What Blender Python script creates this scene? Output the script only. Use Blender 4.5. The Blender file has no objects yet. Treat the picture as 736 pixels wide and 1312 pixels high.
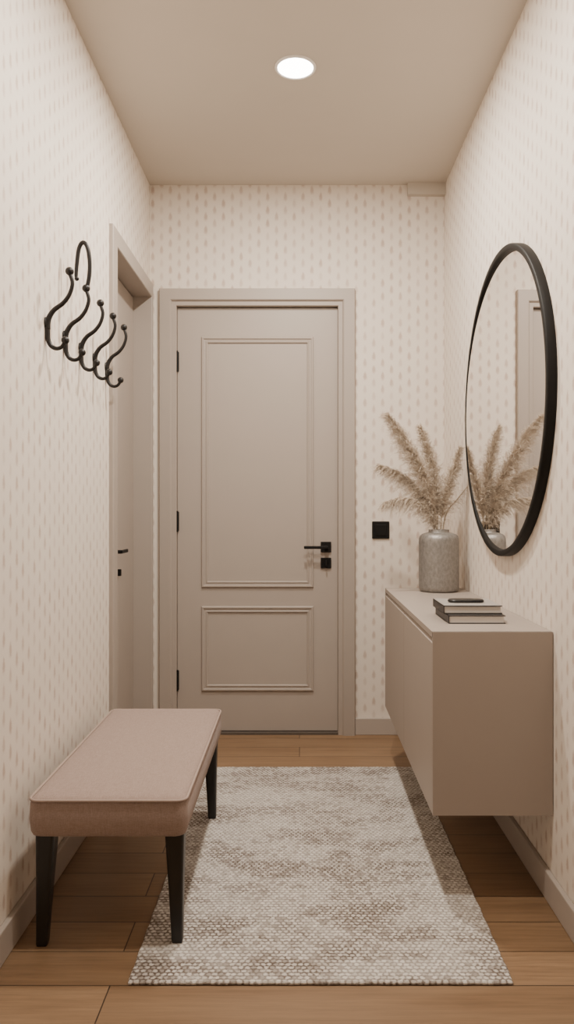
import bpy, bmesh, math, random
from mathutils import Vector, Matrix
random.seed(7)
scene = bpy.context.scene
COL = scene.collection

# ------------------------------------------------------------ constants
CAMZ = 1.07; F = 972.0
XL, XR, YB, YF, ZC = -0.711, 0.689, 3.60, -1.2, 2.607
def bx(p): return (p-384)/270.0
def bz(p): return CAMZ-(p-652)/270.0

# ------------------------------------------------------------ node helpers
class NT:
    def __init__(s, name):
        s.m = bpy.data.materials.new(name); s.m.use_nodes = True
        s.t = s.m.node_tree; s.b = s.t.nodes['Principled BSDF']
    def n(s, typ, **kw):
        nd = s.t.nodes.new(typ)
        for k, v in kw.items(): setattr(nd, k, v)
        return nd
    def l(s, a, b): s.t.links.new(a, b)
    def setin(s, sock, v):
        if hasattr(v, 'is_linked') or isinstance(v, bpy.types.NodeSocket): s.l(v, sock)
        else: sock.default_value = v
    def math(s, op, a, b=0.0, c=0.0):
        nd = s.n('ShaderNodeMath', operation=op)
        s.setin(nd.inputs[0], a); s.setin(nd.inputs[1], b); s.setin(nd.inputs[2], c)
        return nd.outputs[0]
    def mix(s, f, a, b):
        nd = s.n('ShaderNodeMix', data_type='RGBA')
        s.setin(nd.inputs[0], f)
        s.setin(nd.inputs[6], a if isinstance(a, bpy.types.NodeSocket) else (*a, 1))
        s.setin(nd.inputs[7], b if isinstance(b, bpy.types.NodeSocket) else (*b, 1))
        return nd.outputs[2]
    def rng(s, v, a, b, c, d, smooth=False):
        nd = s.n('ShaderNodeMapRange')
        if smooth: nd.interpolation_type = 'SMOOTHSTEP'
        s.setin(nd.inputs[0], v)
        for i, k in enumerate((a, b, c, d)): nd.inputs[1+i].default_value = k
        return nd.outputs[0]
    def noise(s, vec, scale, detail=3, rough=0.5):
        nd = s.n('ShaderNodeTexNoise'); s.l(vec, nd.inputs['Vector'])
        nd.inputs['Scale'].default_value = scale; nd.inputs['Detail'].default_value = detail
        nd.inputs['Roughness'].default_value = rough
        return nd.outputs['Fac']
    def pos(s): return s.n('ShaderNodeNewGeometry').outputs['Position']
    def mapping(s, vec, scale):
        nd = s.n('ShaderNodeMapping'); s.l(vec, nd.inputs[0]); nd.inputs['Scale'].default_value = scale
        return nd.outputs[0]
    def sep(s, v):
        nd = s.n('ShaderNodeSeparateXYZ'); s.l(v, nd.inputs[0]); return nd.outputs
    def bump(s, h, strength, dist):
        nd = s.n('ShaderNodeBump'); nd.inputs['Strength'].default_value = strength
        nd.inputs['Distance'].default_value = dist
        s.l(h, nd.inputs['Height']); s.l(nd.outputs[0], s.b.inputs['Normal'])
    def col(s, v): s.setin(s.b.inputs['Base Color'], v if isinstance(v, bpy.types.NodeSocket) else (*v, 1))
    def rough(s, v): s.setin(s.b.inputs['Roughness'], v)
    def metal(s, v): s.b.inputs['Metallic'].default_value = v

def simple(name, c, rough=0.5, metal=0.0, var=0.04, nscale=30, bump=0.0, spec=None):
    t = NT(name); p = t.pos(); n = t.noise(p, nscale, 3)
    d = tuple(max(0, k*(1-var)) for k in c); e = tuple(min(1, k*(1+var)) for k in c)
    t.col(t.mix(n, d, e)); t.rough(rough); t.metal(metal)
    if spec is not None: t.b.inputs['Specular IOR Level'].default_value = spec
    if bump: t.bump(n, bump, 0.001)
    return t.m

def wallpaper(name, axis):
    t = NT(name); P = t.pos(); s = t.sep(P)
    u = s[axis]; v = s[2]; a, b = 0.042, 0.063
    ua = t.math('DIVIDE', t.math('ADD', u, 10.0), a)
    ci = t.math('FLOOR', ua); fu = t.math('SUBTRACT', t.math('FRACT', ua), 0.5)
    odd = t.math('MULTIPLY', t.math('MODULO', ci, 2.0), 0.5)
    va = t.math('ADD', t.math('DIVIDE', v, b), odd)
    vi = t.math('FLOOR', va); fv = t.math('SUBTRACT', t.math('FRACT', va), 0.5)
    rw = t.math('MULTIPLY', t.math('SUBTRACT', 1.0, t.math('MULTIPLY', fv, 0.9)), 0.0096/a)
    x = t.math('DIVIDE', fu, rw); y = t.math('DIVIDE', fv, 0.0230/b)
    d = t.math('SQRT', t.math('ADD', t.math('MULTIPLY', x, x), t.math('MULTIPLY', y, y)))
    wob = t.noise(P, 160, 2)
    d = t.math('ADD', d, t.math('MULTIPLY', t.math('SUBTRACT', wob, 0.5), 0.8))
    mask = t.rng(d, 0.35, 1.20, 1.0, 0.0, True)
    cmb = t.n('ShaderNodeCombineXYZ'); t.l(ci, cmb.inputs[0]); t.l(vi, cmb.inputs[1])
    wn = t.n('ShaderNodeTexWhiteNoise'); t.l(cmb.outputs[0], wn.inputs[0])
    st = t.rng(wn.outputs['Value'], 0, 1, 0.35, 0.95)
    mask = t.math('MULTIPLY', mask, st)
    base = t.mix(t.noise(P, 6, 2), WP1, WP2)
    t.col(t.mix(mask, base, WPM)); t.rough(0.75)
    t.b.inputs['Specular IOR Level'].default_value = 0.2
    t.bump(t.noise(P, 500, 2), 0.08, 0.001)
    return t.m
WP1 = (0.77, 0.70, 0.62); WP2 = (0.81, 0.74, 0.66); WPM = (0.555, 0.44, 0.37)
M_wpx = wallpaper('wallpaper_back', 0)
M_wpy = wallpaper('wallpaper_side', 1)
M_ceil = simple('ceiling_paint', (0.575, 0.522, 0.458), 0.9, var=0.02, nscale=8)
M_trim = simple('taupe_paint', (0.385, 0.334, 0.292), 0.45, var=0.02, nscale=10)
M_leafp = simple('taupe_door_paint', (0.40, 0.347, 0.305), 0.42, var=0.02, nscale=10)
M_base = simple('baseboard_paint', (0.45, 0.395, 0.35), 0.5, var=0.02)
M_cab = simple('taupe_lacquer', (0.355, 0.302, 0.262), 0.45, var=0.02, nscale=12)
M_cabd = simple('dark_recess', (0.10, 0.08, 0.065), 0.7)
M_black = simple('black_metal', (0.007, 0.0065, 0.006), 0.55, 0.0, var=0.2, spec=.22)
M_iron = simple('dark_iron', (0.012, 0.0105, 0.010), 0.42, 0.1, var=0.3, nscale=90, spec=.35)
M_blackwood = simple('black_lacquered_wood', (0.010, 0.0095, 0.009), 0.35, 0.0, var=0.2)
M_blackbook = simple('black_cover', (0.016, 0.014, 0.014), 0.45, var=0.2)
M_whitecover = simple('grey_cover', (0.36, 0.335, 0.31), 0.4, var=0.05)
def pages():
    t = NT('paper_pages'); s = t.sep(t.pos())
    w = t.math('SINE', t.math('MULTIPLY', s[2], 4200.0))
    t.col(t.mix(t.rng(w, -1, 1, 0, 1), (0.60, 0.56, 0.52), (0.84, 0.80, 0.75))); t.rough(0.9)
    return t.m
M_pages = pages()
def floormat():
    t = NT('oak_planks'); P = t.pos()
    br = t.n('ShaderNodeTexBrick'); t.l(P, br.inputs['Vector'])
    br.offset = 0.37; br.offset_frequency = 2
    for k, v in (('Scale', 1.0), ('Mortar Size', 0.0016), ('Mortar Smooth', 0.1), ('Bias', 0.0), ('Brick Width', 1.15), ('Row Height', 0.131)):
        br.inputs[k].default_value = v
    br.inputs['Color1'].default_value = (0.0, 0, 0, 1); br.inputs['Color2'].default_value = (1, 1, 1, 1)
    br.inputs['Mortar'].default_value = (0.5, 0.5, 0.5, 1)
    sp = t.sep(br.outputs['Color'])
    cmb = t.n('ShaderNodeCombineXYZ'); s = t.sep(P)
    t.l(t.math('ADD', s[0], t.math('MULTIPLY', sp[0], 7.0)), cmb.inputs[0]); t.l(s[1], cmb.inputs[1])
    Q = cmb.outputs[0]
    grain = t.noise(t.mapping(Q, (1.2, 24, 1)), 4.0, 7, 0.66)
    big = t.noise(t.mapping(Q, (1.0, 6, 1)), 2.0, 3)
    c = t.mix(sp[0], (0.215, 0.127, 0.066), (0.305, 0.190, 0.104))
    g = t.rng(grain, 0.36, 0.68, 0.0, 1.0)
    c2 = t.mix(t.math('MULTIPLY', g, 0.62), c, (0.110, 0.063, 0.032))
    c3 = t.mix(t.math('MULTIPLY', t.rng(big, .35, .7, 0, 1), 0.35), c2, (0.34, 0.225, 0.130))
    t.col(t.mix(br.outputs['Fac'], c3, (0.04, 0.022, 0.012)))
    t.rough(0.45)
    h = t.math('SUBTRACT', t.math('MULTIPLY', grain, 0.15), br.outputs['Fac'])
    t.bump(h, 0.3, 0.002)
    return t.m
M_floor = floormat()
def rugmat():
    t = NT('woven_wool'); P = t.pos(); s = t.sep(P); a, b = 0.0145, 0.0125
    vb = t.math('DIVIDE', t.math('ADD', s[1], 5.0), b); vi = t.math('FLOOR', vb)
    fv = t.math('SUBTRACT', t.math('FRACT', vb), 0.5)
    ua = t.math('ADD', t.math('DIVIDE', t.math('ADD', s[0], 5.0), a), t.math('MULTIPLY', t.math('MODULO', vi, 2.0), 0.5))
    ui = t.math('FLOOR', ua); fu = t.math('SUBTRACT', t.math('FRACT', ua), 0.5)
    wob = t.math('MULTIPLY', t.math('SUBTRACT', t.noise(P, 170, 3), 0.5), 0.9)
    d = t.math('ADD', t.math('SQRT', t.math('ADD', t.math('MULTIPLY', fu, fu), t.math('MULTIPLY', fv, fv))), wob)
    nub = t.rng(d, 0.22, 0.58, 1.0, 0.0, True)
    cmb = t.n('ShaderNodeCombineXYZ'); t.l(ui, cmb.inputs[0]); t.l(vi, cmb.inputs[1])
    wn = t.n('ShaderNodeTexWhiteNoise'); t.l(cmb.outputs[0], wn.inputs[0])
    streak = t.noise(t.mapping(P, (2.6, 5.0, 1)), 1.4, 6, 0.7)
    patch = t.rng(streak, .42, .60, 0, 1, True)
    light = t.mix(wn.outputs['Value'], (0.54, 0.505, 0.465), (0.75, 0.715, 0.67))
    fleck = t.math('LESS_THAN', wn.outputs['Value'], t.math('ADD', 0.03, t.math('MULTIPLY', patch, 0.30)))
    light = t.mix(t.math('MULTIPLY', fleck, 0.6), light, (0.30, 0.26, 0.23))
    light = t.mix(t.math('MULTIPLY', patch, 0.28), light, (0.40, 0.355, 0.315))
    dark = t.mix(patch, (0.36, 0.325, 0.29), (0.15, 0.118, 0.097))
    t.col(t.mix(nub, dark, light)); t.rough(0.95)
    t.b.inputs['Specular IOR Level'].default_value = 0.1
    t.bump(t.math('ADD', nub, t.math('MULTIPLY', t.noise(P, 600, 2), 0.4)), 0.55, 0.003)
    return t.m
M_rug = rugmat()
def fabric():
    t = NT('rose_beige_fabric'); P = t.pos(); s = t.sep(P)
    n1 = t.noise(t.mapping(P, (1, 1, 1)), 420, 2)
    n3 = t.noise(t.mapping(P, (60, 600, 600)), 1.0, 2); n4 = t.noise(t.mapping(P, (600, 60, 60)), 1.0, 2)
    f = t.math('ADD', t.math('MULTIPLY', n1, 0.4), t.math('ADD', t.math('MULTIPLY', n3, 0.3), t.math('MULTIPLY', n4, 0.3)))
    t.col(t.mix(t.rng(f, .36, .64, 0, 1), (0.270, 0.200, 0.171), (0.385, 0.297, 0.258))); t.rough(0.95)
    t.b.inputs['Sheen Weight'].default_value = 0.08
    t.b.inputs['Specular IOR Level'].default_value = 0.15
    t.bump(f, 0.4, 0.002)
    return t.m
M_fab = fabric()
M_pipe = simple('piping_fabric', (0.37, 0.285, 0.245), 0.9, nscale=400, var=0.12)
def vasemat():
    t = NT('brushed_grey_pewter'); P = t.pos()
    n = t.noise(t.mapping(P, (1, 1, .6)), 110, 5, .6)
    t.col(t.mix(t.rng(n, .3, .7, 0, 1), (0.21, 0.198, 0.185), (0.33, 0.313, 0.294))); t.metal(0.45); t.rough(0.42)
    t.bump(n, 0.45, 0.003)
    return t.m
M_vase = vasemat()
M_plume = simple('dried_plume', (0.60, 0.51, 0.41), 0.95, nscale=60, var=0.25)
M_stalk = simple('dried_stalk', (0.46, 0.38, 0.28), 0.8, nscale=60, var=0.2)
def mirror():
    t = NT('mirror_glass'); t.col((0.9, 0.89, 0.88)); t.metal(1.0); t.rough(0.01); return t.m
M_mirror = mirror()
def emis(name, c, st):
    t = NT(name); t.b.inputs['Emission Color'].default_value = (*c, 1); t.b.inputs['Emission Strength'].default_value = st
    t.col((0.9, 0.9, 0.9)); return t.m
M_lens = emis('lamp_diffuser', (1.0, 0.94, 0.86), 16)
M_ring = simple('white_trim_ring', (0.85, 0.82, 0.78), 0.4)

# ------------------------------------------------------------ object helpers
def mk(name, verts, faces, mat, smooth=False, parent=None, L=None):
    """verts are world coords; origin L (inherits the parent's origin)."""
    me = bpy.data.meshes.new(name)
    if parent is not None: L = Vector(parent['_L'])
    L = Vector(L if L is not None else (0, 0, 0))
    me.from_pydata([tuple(Vector(v)-L) for v in verts], [], faces)
    bm = bmesh.new(); bm.from_mesh(me)
    bmesh.ops.recalc_face_normals(bm, faces=bm.faces); bm.to_mesh(me); bm.free()
    me.materials.append(mat)
    if smooth:
        for p in me.polygons: p.use_smooth = True
    o = bpy.data.objects.new(name, me); COL.objects.link(o)
    o['_L'] = tuple(L)
    if parent is not None: o.parent = parent
    else: o.location = L
    return o
def root(name, L, label, cat, group=None):
    o = bpy.data.objects.new(name, None); COL.objects.link(o); o.location = L
    o.empty_display_size = 0.05; o['_L'] = tuple(L)
    o['label'] = label; o['category'] = cat
    if group: o['group'] = group
    return o
def boxgeo(b, bev=0.0, seg=2):
    x0, x1, y0, y1, z0, z1 = b
    bm = bmesh.new(); bmesh.ops.create_cube(bm, size=1)
    for v in bm.verts:
        v.co = Vector((x0+(v.co.x+.5)*(x1-x0), y0+(v.co.y+.5)*(y1-y0), z0+(v.co.z+.5)*(z1-z0)))
    if bev: bmesh.ops.bevel(bm, geom=bm.edges[:], offset=bev, segments=seg, profile=0.5, affect='EDGES')
    bm.verts.index_update()
    V = [v.co.copy() for v in bm.verts]; Fc = [[v.index for v in f.verts] for f in bm.faces]; bm.free()
    return V, Fc
def join(*gs):
    V, Fc = [], []
    for v, f in gs:
        o = len(V); V += list(v); Fc += [[i+o for i in q] for q in f]
    return V, Fc
def boxes(name, bs, mat, bev=0.0, **kw):
    V, Fc = join(*[boxgeo(b, bev) for b in bs]); return mk(name, V, Fc, mat, **kw)
def tube(pts, rad, n=10, caps=True, sub=6, squash=None):
    """Catmull-Rom tube"""
    P = [Vector(p) for p in pts]; R = rad if isinstance(rad, (list, tuple)) else [rad]*len(P)
    if sub > 1 and len(P) > 2:
        Q, S = [], []
        for i in range(len(P)-1):
            p0 = P[max(i-1, 0)]; p1 = P[i]; p2 = P[i+1]; p3 = P[min(i+2, len(P)-1)]
            for k in range(sub):
                u = k/sub
                Q.append(0.5*((2*p1)+(p2-p0)*u+(2*p0-5*p1+4*p2-p3)*u*u+(3*p1-p0-3*p2+p3)*u**3))
                S.append(R[i]*(1-u)+R[i+1]*u)
        Q.append(P[-1]); S.append(R[-1]); P, R = Q, S
    V, Fc = [], []
    T = [(P[min(i+1, len(P)-1)]-P[max(i-1, 0)]).normalized() for i in range(len(P))]
    ref = Vector((0, 1, 0)) if abs(T[0].y) < 0.9 else Vector((1, 0, 0))
    for p, t, r in zip(P, T, R):
        a = (ref - t*ref.dot(t)).normalized(); b = t.cross(a); ref = a
        for k in range(n):
            an = 2*math.pi*k/n; V.append(p+(a*math.cos(an)+b*math.sin(an))*r)
    for i in range(len(P)-1):
        for k in range(n):
            Fc.append([i*n+k, i*n+(k+1) % n, (i+1)*n+(k+1) % n, (i+1)*n+k])
    if caps:
        Fc.append(list(range(n))); Fc.append([len(V)-n+k for k in range(n)])
    return V, Fc
def sphere(c, r, sc=(1, 1, 1), n=14):
    bm = bmesh.new(); bmesh.ops.create_uvsphere(bm, u_segments=n, v_segments=n//2+2, radius=r)
    bm.verts.index_update()
    V = [Vector((v.co.x*sc[0], v.co.y*sc[1], v.co.z*sc[2]))+Vector(c) for v in bm.verts]
    Fc = [[v.index for v in f.verts] for f in bm.faces]; bm.free(); return V, Fc
def loft(rings, capa=True, capb=True, closed=True):
    n = len(rings[0]); V = [v for r in rings for v in r]; Fc = []
    for i in range(len(rings)-1):
        for k in range(n if closed else n-1):
            Fc.append([i*n+k, i*n+(k+1) % n, (i+1)*n+(k+1) % n, (i+1)*n+k])
    if capa: Fc.append(list(range(n)))
    if capb: Fc.append([len(V)-n+k for k in range(n)])
    return V, Fc
def lathe(c, prof, n=48, capb=True, axis='z'):
    rings = []
    for r, h in prof:
        ring = []
        for k in range(n):
            a = 2*math.pi*k/n
            if axis == 'z': ring.append(Vector((c[0]+r*math.cos(a), c[1]+r*math.sin(a), c[2]+h)))
            else: ring.append(Vector((c[0]+h, c[1]+r*math.cos(a), c[2]+r*math.sin(a))))
        rings.append(ring)
    return loft(rings, True, capb)
def rrect(x0, x1, y0, y1, r, z, n=8):
    out = []
    for cx, cy, a0 in ((x1-r, y1-r, 0), (x0+r, y1-r, 90), (x0+r, y0+r, 180), (x1-r, y0+r, 270)):
        for k in range(n+1):
            a = math.radians(a0+90*k/n); out.append(Vector((cx+r*math.cos(a), cy+r*math.sin(a), z)))
    return out
def struct(o): o['kind'] = 'structure'; return o

# ------------------------------------------------------------ room shell
T = 0.16
struct(boxes('floor', [(XL-T, XR+T, YF-T, YB+T, -0.1, 0)], M_floor))
struct(boxes('ceiling', [(XL-T, XR+T, YF-T, YB+T, ZC, ZC+0.1)], M_ceil))
LO, LI, LE = 2.83, 2.897, 3.57       # side door casing outer / inner edges, far inner edge
struct(boxes('wall_left', [(XL-T, XL, YF, LI-.01, 0, ZC), (XL-T, XL, LI-.01, LE+.01, 2.08, ZC), (XL-T, XL, LE+.01, YB+T, 0, ZC)], M_wpy))
struct(boxes('wall_right', [(XR, XR+T, YF, YB+T, 0, ZC)], M_wpy))
DX0, DX1, DZ = bx(205)+0.08, bx(455)-0.08, bz(371)-0.08
struct(boxes('wall_back', [(XL, DX0-.01, YB, YB+T, 0, ZC), (DX1+.01, XR, YB, YB+T, 0, ZC), (DX0-.01, DX1+.01, YB, YB+T, DZ+.01, ZC)], M_wpx))
struct(boxes('wall_front', [(XL, XR, YF-T, YF, 0, ZC)], M_wpx))
struct(boxes('trim_1', [(bx(522), XR, YB-0.03, YB, ZC-0.055, ZC)], M_ceil))   # little boxed step under the ceiling
# baseboards
struct(boxes('baseboard_left', [(XL, XL+0.015, YF, LO, 0, 0.08)], M_base, bev=0.003))
struct(boxes('baseboard_right', [(XR-0.015, XR, YF, YB, 0, 0.08)], M_base, bev=0.003))
struct(boxes('baseboard_back', [(bx(455), XR-0.015, YB-0.015, YB, 0, 0.08), (XL+0.018, bx(205), YB-0.015, YB, 0, 0.08)], M_base, bev=0.003))

def casing(name, mapf, u0, u1, top, prof, mat, far=1.0):
    rings = [[mapf(u0+i, 0, d), mapf(u0+i, top-i, d), mapf(u1-i*far, top-i, d), mapf(u1-i*far, 0, d)] for i, d in prof]
    V, Fc = loft(rings, False, False, closed=False)
    return struct(mk(name, V, Fc, mat))
backmap = lambda u, v, d: Vector((u, YB-d, v))
leftmap = lambda u, v, d: Vector((XL+d, u, v))
casing('trim_2', backmap, bx(205), bx(455), bz(371),
       [(0, 0), (0, .020), (.003, .023), (.052, .023), (.056, .019), (.060, .012), (.077, .012), (.080, .009), (.080, -.07)], M_trim)
casing('trim_3', leftmap, LO, 3.598, 2.135,
       [(0, 0), (0, .014), (.003, .017), (.064, .017), (.067, .014), (.067, -.13)], M_trim, far=(3.598-LE)/.067)
struct(boxes('trim_4', [(DX0, DX1, YB-0.01, YB+0.1, 0, 0.010)], M_cabd))

# ------------------------------------------------------------ entrance door
def frame_mold(mapf, u0, u1, v0, v1, prof, d0):
    rings = [[mapf(u0+i, v0+i, d0+d), mapf(u1-i, v0+i, d0+d), mapf(u1-i, v1-i, d0+d), mapf(u0+i, v1-i, d0+d)] for i, d in prof]
    return loft(rings, False, False)
YD = YB+0.014     # leaf front face
door = boxes('door_1', [(DX0+.001, DX1-.001, YD, YD+0.045, 0.013, DZ-.004)], M_leafp, bev=0.0015, L=(0, YD, 0.0))
struct(door)
prof = [(0, 0), (0.0, .006), (.004, .010), (.009, .010), (.012, .005), (.020, .004), (.024, .008), (.028, .007), (.031, .001), (.031, 0)]
for (a, b, c, d) in ((258, 402, 431, 753), (258, 402, 777, 886)):
    V, Fc = frame_mold(lambda u, v, q: Vector((u, YD-q, v)), bx(a), bx(b), bz(d), bz(c), prof, 0)
    mk('panel_molding', V, Fc, M_leafp, parent=door)
for pz in (463, 668, 872):
    z = bz(pz); x = DX0+0.001
    g = join(boxgeo((x-0.006, x+0.008, YD-0.012, YD+0.001, z-0.046, z+0.046), 0.002),
             tube([(x+0.001, YD-0.014, z-0.05), (x+0.001, YD-0.014, z+0.05)], 0.005, 10, sub=1))
    mk('hinge', *g, M_black, parent=door)
hx, hz = bx(418), bz(701)
hd = boxes('handle', [(hx-.025, hx+.025, YD-.010, YD, hz-.025, hz+.025)], M_black, bev=0.002, parent=door)
g = join(tube([(hx, YD-.008, hz), (hx, YD-.045, hz)], 0.009, 14, sub=1),
         boxgeo((hx-.105, hx+.010, YD-.054, YD-.042, hz-.007, hz+.007), 0.003))
mk('lever', *g, M_black, parent=hd)
lz = bz(721.5)
lk = boxes('lock', [(hx-.025, hx+.025, YD-.010, YD, lz-.025, lz+.025)], M_black, bev=0.002, parent=door)
mk('thumb_turn', *join(tube([(hx, YD-.009, lz), (hx, YD-.02, lz)], 0.008, 14, sub=1), boxgeo((hx-.004, hx+.004, YD-.03, YD-.018, lz-.014, lz+.014), .0015)), M_black, parent=lk)

# side door
XD = XL-0.072
d2 = boxes('door_2', [(XD-0.04, XD, LI+0.001, LE-.001, 0.008, 2.064)], M_leafp, bev=0.0015, L=(XD, 3.2, 0))
struct(d2)
hy, hz = 3.14, CAMZ-0.178
h2 = boxes('handle', [(XD, XD+.010, hy-.025, hy+.025, hz-.025, hz+.025)], M_black, bev=0.002, parent=d2)
mk('lever', *join(tube([(XD+.008, hy, hz), (XD+.045, hy, hz)], 0.008, 14, sub=1),
                  boxgeo((XD+.042, XD+.052, hy-.010, hy+.100, hz-.007, hz+.007), 0.003)), M_black, parent=h2)
lz = hz-0.088
mk('lock', *join(boxgeo((XD, XD+.010, hy-.025, hy+.035, lz-.025, lz+.025), .002),
   boxgeo((XD+.01, XD+.038, hy+.020, hy+.035, lz-.014, lz+.014), .002)), M_black, parent=d2)

# ------------------------------------------------------------ light switch
sx, sz = bx(488), bz(679)
sw = root('light_switch', (sx, YB, sz), 'square matte black light switch on the patterned wallpaper', 'light switch')
boxes('switch_plate', [(sx-.041, sx+.041, YB-.009, YB, sz-.041, sz+.041)], M_black, bev=.003, parent=sw)
boxes('switch_rocker', [(sx-.026, sx+.026, YB-.013, YB-.008, sz-.026, sz+.026)], M_black, bev=.002, parent=sw)

# ------------------------------------------------------------ downlights
def downlight(x, y, label, power):
    r = root('recessed_downlight', (x, y, ZC), label, 'ceiling light', 'downlights recessed in the ceiling')
    rr = 0.066
    V, Fc = lathe((x, y, ZC), [(rr+.006, 0), (rr+.006, -.003), (rr+.002, -.006), (rr-.003, -.005), (rr-.005, 0)], 48, False)
    Fc = [f for f in Fc if len(f) == 4]
    mk('trim_ring', V, Fc, M_ring, True, parent=r)
    V, Fc = lathe((x, y, ZC), [(rr-.004, 0), (rr-.004, -.003), (rr-.012, -.0045)], 48)
    mk('diffuser', V, Fc, M_lens, False, parent=r)
    ld = bpy.data.lights.new('downlight_lamp', 'AREA'); ld.shape = 'DISK'; ld.size = 0.11
    ld.energy = power; ld.color = (1.0, 0.905, 0.795)
    lo = bpy.data.objects.new('downlight_lamp', ld); COL.objects.link(lo)
    lo.parent = r; lo.location = (0, 0, -0.007)
    return r
downlight(-0.014, 2.64, 'round white recessed downlight glowing in the beige ceiling', 29)
downlight(-0.014, 1.70, 'round white recessed downlight further along the ceiling', 28)

# ------------------------------------------------------------ floating cabinet
CX, CY0, CY1, CZ0, CZ1 = 0.3615, 2.055, 3.20, 0.239, 0.736
XC = XR-.002
cab = root('floating_cabinet', ((CX+XR)/2, (CY0+CY1)/2, CZ0), 'wall-mounted taupe cabinet with flat doors below the mirror', 'cabinet')
pr = [(CX+.022, CZ0), (XC, CZ0), (XC, CZ1), (CX, CZ1), (CX, CZ1-.016), (CX+.022, CZ1-.016)]
g1 = loft([[Vector((x, y, z)) for x, z in pr] for y in (CY0+.004, CY1-.004)])
g2 = boxgeo((CX, XC, CY0, CY0+.010, CZ0, CZ1)); g3 = boxgeo((CX, XC, CY1-.010, CY1, CZ0, CZ1))
mk('body', *join(g1, g2, g3), M_cab, parent=cab)
ym = (CY0+CY1)/2
for a, b in ((CY0+.012, ym-.0015), (ym+.0015, CY1-.012)):
    # door with bevelled grip along its upper edge
    pr = [(CX+.020, CZ0), (CX, CZ0), (CX, CZ1-.032), (CX+.014, CZ1-.020), (CX+.020, CZ1-.020)]
    V, Fc = loft([[Vector((x, y, z)) for x, z in pr] for y in (a, b)])
    mk('door', V, Fc, M_cab, parent=cab)
boxes('grip_channel', [(CX+.018, CX+.0225, CY0+.011, CY1-.011, CZ0+.004, CZ1-.0165)], M_cabd, parent=cab)

# ------------------------------------------------------------ vase + pampas
vx, vy = 0.566, 3.08
vase = root('vase', (vx, vy, CZ1), 'round-shouldered silvery grey vase holding dried pampas grass', 'vase')
pf = [(.060, 0), (.074, .002), (.079, .008), (.081, .020), (.081, .05), (.081, .200), (.080, .214), (.076, .225), (.068, .232), (.054, .237),
      (.043, .239), (.041, .245), (.042, .249), (.040, .251), (.036, .249), (.035, .24), (.045, .225), (.06, .205), (.06, .02), (.01, .015)]
V, Fc = lathe((vx, vy, CZ1), pf, 56)
mk('vase_body', V, Fc, M_vase, True, parent=vase)
NZ = CZ1+0.25
def vp(px, py, dy=0.0):
    y = vy+dy; return Vector(((px-384)*y/F, y, CAMZ-(py-652)*y/F))
def pampas(pts, start, dens, spread, droop, dy, label, w=.0010, amax=.95):
    """pts: path pixels measured at the vase's depth; plume starts at fraction start"""
    base = Vector((vx+random.uniform(-.012, .012), vy+random.uniform(-.012, .012), CZ1+.03))
    neck = Vector((vx+(pts[0][0]-563)/316*0.5, vy+dy*0.08, NZ))
    P = [base, neck]+[vp(x, y, dy*(i+1)/len(pts)) for i, (x, y) in enumerate(pts)]
    r = root('pampas_stem', base, label, 'dried grass', 'dried pampas stems in the vase')
    n = len(P)
    V, Fc = tube(P, [.0024]*(n-2)+[.0016, .0006], 6, sub=8)
    mk('stalk', V, Fc, M_stalk, True, parent=r)
    Q = []
    for i in range(n-1):
        p0 = P[max(i-1, 0)]; p1 = P[i]; p2 = P[i+1]; p3 = P[min(i+2, n-1)]
        for k in range(16):
            u = k/16; Q.append(0.5*((2*p1)+(p2-p0)*u+(2*p0-5*p1+4*p2-p3)*u*u+(3*p1-p0-3*p2+p3)*u**3))
    Q.append(P[-1])
    L = [0]
    for i in range(1, len(Q)): L.append(L[-1]+(Q[i]-Q[i-1]).length)
    tot = L[-1]; V, Fc = [], []
    def at(s):
        s *= tot
        for i in range(1, len(Q)):
            if L[i] >= s:
                f = (s-L[i-1])/max(1e-6, L[i]-L[i-1]); return Q[i-1].lerp(Q[i], f), (Q[i]-Q[i-1]).normalized()
        return Q[-1], (Q[-1]-Q[-2]).normalized()
    def strand(o, dirs, ln, w, dr):
        m = 5; side = dirs.cross(Vector((random.gauss(0, 1), random.gauss(0, 1), random.gauss(0, 1)))).normalized()
        b0 = len(V)
        for k in range(m):
            f = k/(m-1); p = o+dirs*ln*f+Vector((0, 0, -dr*ln*f*f)); ww = w*(1-f*.8)
            V.append(p+side*ww); V.append(p-side*ww)
        for k in range(m-1): Fc.append([b0+2*k, b0+2*k+1, b0+2*k+3, b0+2*k+2])
    for _ in range(dens):
        s = start+(1-start)*random.random()**0.9
        t = (s-start)/(1-start)
        o, tg = at(s)
        rd = Vector((random.gauss(0, 1), random.gauss(0, 1), random.gauss(0, 1))); rd = (rd-tg*rd.dot(tg)).normalized()
        env = (math.sin(math.pi*min(1, t*.72+.25)))**.8 if t < .97 else .4
        ang = random.uniform(.2, amax)*(1-.35*t)
        d = (tg*math.cos(ang)+rd*math.sin(ang)).normalized()
        ln = spread*(0.3+.7*env)*random.uniform(.5, 1.15)
        strand(o, d, ln, w, droop)
        for _k in range(6):
            f = random.uniform(.25, 1.0); oo = o+d*ln*f+Vector((0, 0, -droop*ln*f*f))
            dd = (d+Vector((random.gauss(0, .5), random.gauss(0, .5), random.gauss(0, .5)-.12))).normalized()
            strand(oo, dd, ln*.30, w*.6, droop)
    mk('plume', V, Fc, M_plume, parent=r)
full = 'feathery beige pampas plume standing in the grey vase'
wisp = 'thin wispy dried grass stem arching out of the vase'
pampas([(556, 650), (541, 605), (518, 562), (499, 534)], .42, 1700, .080, .42, -0.05, full)
pampas([(560, 645), (556, 610), (549, 576), (540, 550)], .46, 1350, .074, .38, 0.04, full)
pampas([(552, 650), (533, 625), (511, 606), (490, 597)], .38, 1400, .076, .65, 0.02, full)
pampas([(568, 650), (574, 625), (582, 600), (589, 577)], .48, 1100, .064, .38, -0.02, full)
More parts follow.
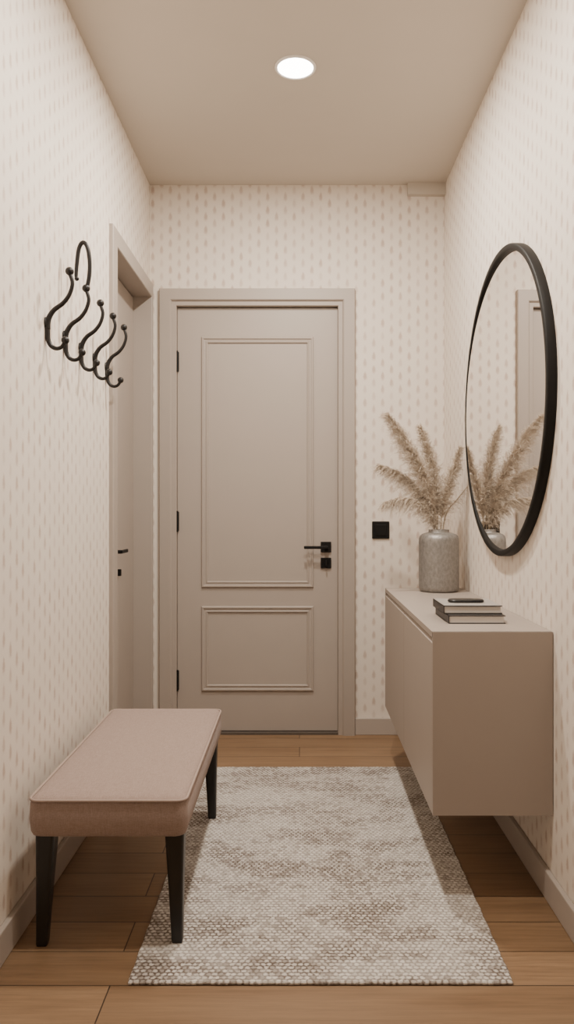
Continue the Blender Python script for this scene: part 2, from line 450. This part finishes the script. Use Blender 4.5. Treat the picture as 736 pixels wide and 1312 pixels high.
pampas([(551, 658), (535, 643), (515, 638), (495, 643)], .46, 800, .058, .8, -0.06, wisp)
pampas([(574, 655), (586, 640), (598, 625), (607, 612)], .50, 150, .052, .7, 0.03, wisp, .0006)

# ------------------------------------------------------------ books
def book(x0, x1, y0, y1, z0, z1, cov, spine, label):
    r = root('book', ((x0+x1)/2, (y0+y1)/2, z0), label, 'book', 'books stacked on the cabinet')
    t = .0025
    bs = [(x0, x1, y0, y1, z0, z0+t), (x0, x1, y0, y1, z1-t, z1)]
    bs.append((x0, x0+t, y0, y1, z0, z1) if spine == 'x' else (x0, x1, y0, y0+t, z0, z1))
    boxes('book_cover', bs, cov, bev=.0008, parent=r)
    if spine == 'x': boxes('page_block', [(x0+t, x1-.004, y0+.004, y1-.004, z0+t, z1-t)], M_pages, parent=r)
    else: boxes('page_block', [(x0+.004, x1-.004, y0+t, y1-.004, z0+t, z1-t)], M_pages, parent=r)
    return r
b1 = book(.434, .600, 2.205, 2.42, CZ1, CZ1+.024, M_blackbook, 'x', 'black hardcover book with cream pages lying on the cabinet')
b2 = book(.426, .600, 2.24, 2.42, CZ1+.024, CZ1+.048, M_blackbook, 'x', 'grey-topped hardcover book lying on a black book')
boxes('dust_jacket', [(.428, .5985, 2.242, 2.418, CZ1+.0475, CZ1+.0485)], M_whitecover, parent=b2)
# slim black case on top
gz = CZ1+.0485
gc = root('glasses_case', (.49, 2.32, gz), 'slim black glasses case lying on the top book', 'glasses case')
def GR(ins, z): return rrect(.455+ins, .565-ins, 2.300+ins, 2.350-ins, max(.004, .022-ins), z, 10)
V, Fc = loft([GR(.004, gz), GR(0, gz+.003), GR(0, gz+.0045)]); mk('case_base', V, Fc, M_blackbook, True, parent=gc)
V, Fc = loft([GR(.0005, gz+.005), GR(.001, gz+.007), GR(.004, gz+.009), GR(.010, gz+.010), GR(.018, gz+.0103)]); mk('case_lid', V, Fc, M_blackwood, True, parent=gc)

# ------------------------------------------------------------ mirror
my, mz, mr = 2.530, 1.42, .507
mir = root('round_mirror', (XR, my, mz), 'large round wall mirror with a thin black frame', 'mirror')
D = .027
V, Fc = lathe((XR, my, mz), [(mr, 0), (mr, -D+.003), (mr-.003, -D), (mr-.018, -D), (mr-.021, -D+.003), (mr-.022, -.0005)], 128, False, axis='x')
Fc = [f for f in Fc if len(f) == 4]
mk('mirror_frame', V, Fc, M_black, True, parent=mir)
V, Fc = lathe((XR, my, mz), [(mr-.0215, -.0002), (mr-.0215, -.0012)], 128, True, axis='x')
tl = math.tan(math.radians(1.4))
V = [Vector((v.x-.0127-tl*(v.y-my), v.y, v.z)) for v in V]
mk('mirror_glass', V, Fc, M_mirror, False, parent=mir)

# ------------------------------------------------------------ coat hooks
K = 1.3
def coat_hook(y):
    Z = 1.600; X = XL
    r = root('coat_hook', (X, y, Z), 'black wrought-iron coat hook with ball tips on the wallpaper', 'coat hook', 'row of iron coat hooks')
    V, Fc = loft([[Vector((X+d, y+.012*sc*math.cos(a), 1.590+.016*sc*math.sin(a))) for a in [2*math.pi*k/24 for k in range(24)]] for d, sc in ((0, 1), (.004, 1), (.006, .7))])
    mk('wall_plate', V, Fc, M_iron, True, parent=r)
    up = [(.007, 1.572), (.009, 1.600), (.024, 1.625), (.050, 1.645), (.068, 1.670), (.076, 1.700), (.070, 1.724)]
    g = join(tube([(X+a, y, b) for a, b in up], [k*K for k in [.0058, .0060, .0052, .0048, .0044, .0042, .0042]], 12, sub=6), sphere((X+.068, y, 1.734), .0120))
    mk('upper_prong', *g, M_iron, True, parent=r)
    dn = [(.007, 1.588), (.006, 1.565), (.009, 1.540), (.018, 1.524), (.032, 1.518), (.045, 1.522), (.053, 1.533)]
    g = join(tube([(X+a, y, b) for a, b in dn], [k*K for k in [.0058, .0058, .0052, .0048, .0044, .0042, .0042]], 12, sub=6), sphere((X+.056, y, 1.541), .0112))
    mk('lower_prong', *g, M_iron, True, parent=r)
    return r
h0 = coat_hook(2.12); hooks = [h0]
for i in range(1, 5):
    c = h0.copy(); c.location = h0.location+Vector((0, .164*i, 0)); COL.objects.link(c)
    c['_L'] = tuple(c.location)
    for ch in h0.children:
        k = ch.copy(); COL.objects.link(k); k.parent = c
    hooks.append(c)
h1 = hooks[1]; h1['label'] = 'black wrought-iron coat hook topped by a tall curved crook'
y = 2.284; X = XL
g = join(tube([(X+a, y, b) for a, b in [(.069, 1.728), (.078, 1.775), (.078, 1.825), (.070, 1.862), (.058, 1.872), (.047, 1.855), (.041, 1.815), (.038, 1.775), (.040, 1.765)]],
              [.0062]*7+[.0055, .005], 12, sub=6), sphere((X+.040, y, 1.763), .007))
mk('crook', *g, M_iron, True, parent=h1)

# ------------------------------------------------------------ bench
bX0, bX1, bY0, bY1 = -.657, -.272, 1.825, 2.66
bench = root('upholstered_bench', ((bX0+bX1)/2, (bY0+bY1)/2, 0), 'low rose-beige upholstered bench with tapered black legs', 'bench')
zb, zt = .276, .3715
def R(ins, z, r=.026): return rrect(bX0+ins, bX1-ins, bY0+ins, bY1-ins, max(.006, r-ins*.5), z, 10)
rings = [R(.014, zb), R(.006, zb+.004), R(.002, zb+.014), R(-.001, zb+.042), R(.001, zt-.016), R(.003, zt-.008), R(.008, zt-.003),
         R(.02, zt+.001, .03), R(.05, zt+.004, .04), R(.10, zt+.006, .06), R(.15, zt+.007, .08)]
V, Fc = loft(rings); mk('seat', V, Fc, M_fab, True, parent=bench)
pr = R(.002, zt-.005)
pp = pr+[pr[0]]
V, Fc = tube(pp, .0035, 8, caps=False, sub=1); mk('piping', V, Fc, M_pipe, True, parent=bench)
def leg(x, y, sx, sy, z0):
    rings = []
    for f, w in ((0, .0125), (.02, .0135), (.5, .018), (.97, .0235), (1, .0235)):
        cx = x+sx*(1-f); cy = y+sy*(1-f); z = z0+f*(zb+.002-z0)
        rings.append(rrect(cx-w, cx+w, cy-w, cy+w, w*.35, z, 3))
    V, Fc = loft(rings); mk('leg', V, Fc, M_blackwood, parent=bench)
for x, sxx, z0 in ((-.622, -.010, 0), (-.306, .006, .0085)):
    for y, syy in ((1.872, -.006), (2.605, .006)): leg(x, y, sxx, syy, z0)

# ------------------------------------------------------------ rug
rX0, rX1, rY0, rY1 = -.386, .482, 1.703, 3.125
rings = []
for ins, z in ((.002, 0.0), (0, .002), (0, .005), (.003, .008)):
    ring = []
    nx, ny = 40, 66
    for k in range(nx): ring.append((rX0+ins+(rX1-rX0-2*ins)*k/nx, rY0+ins))
    for k in range(ny): ring.append((rX1-ins, rY0+ins+(rY1-rY0-2*ins)*k/ny))
    for k in range(nx): ring.append((rX1-ins-(rX1-rX0-2*ins)*k/nx, rY1-ins))
    for k in range(ny): ring.append((rX0+ins, rY1-ins-(rY1-rY0-2*ins)*k/ny))
    rings.append([Vector((x+.0012*math.sin(y*70+x*9), y+.0012*math.sin(x*83), z)) for x, y in ring])
V, Fc = loft(rings)
rug = mk('rug', V, Fc, M_rug, L=((rX0+rX1)/2, (rY0+rY1)/2, 0))
rug['label'] = 'flat woven cream and taupe runner rug on the oak floor'; rug['category'] = 'rug'

# ------------------------------------------------------------ world + camera
w = bpy.data.worlds.new('World'); scene.world = w; w.use_nodes = True
w.node_tree.nodes['Background'].inputs[0].default_value = (0.9, 0.8, 0.7, 1)
w.node_tree.nodes['Background'].inputs[1].default_value = 0.2
cd = bpy.data.cameras.new('Camera'); cam = bpy.data.objects.new('Camera', cd); COL.objects.link(cam)
cam.location = (0, 0, CAMZ); cam.rotation_euler = (math.radians(90), 0, 0)
cd.sensor_fit = 'VERTICAL'; cd.sensor_height = 36; cd.lens = F/1312*36
cd.shift_x = -16/1312; cd.shift_y = -4/1312; cd.clip_start = 0.02
scene.camera = cam
for o in list(bpy.data.objects):
    if '_L' in o: del o['_L']
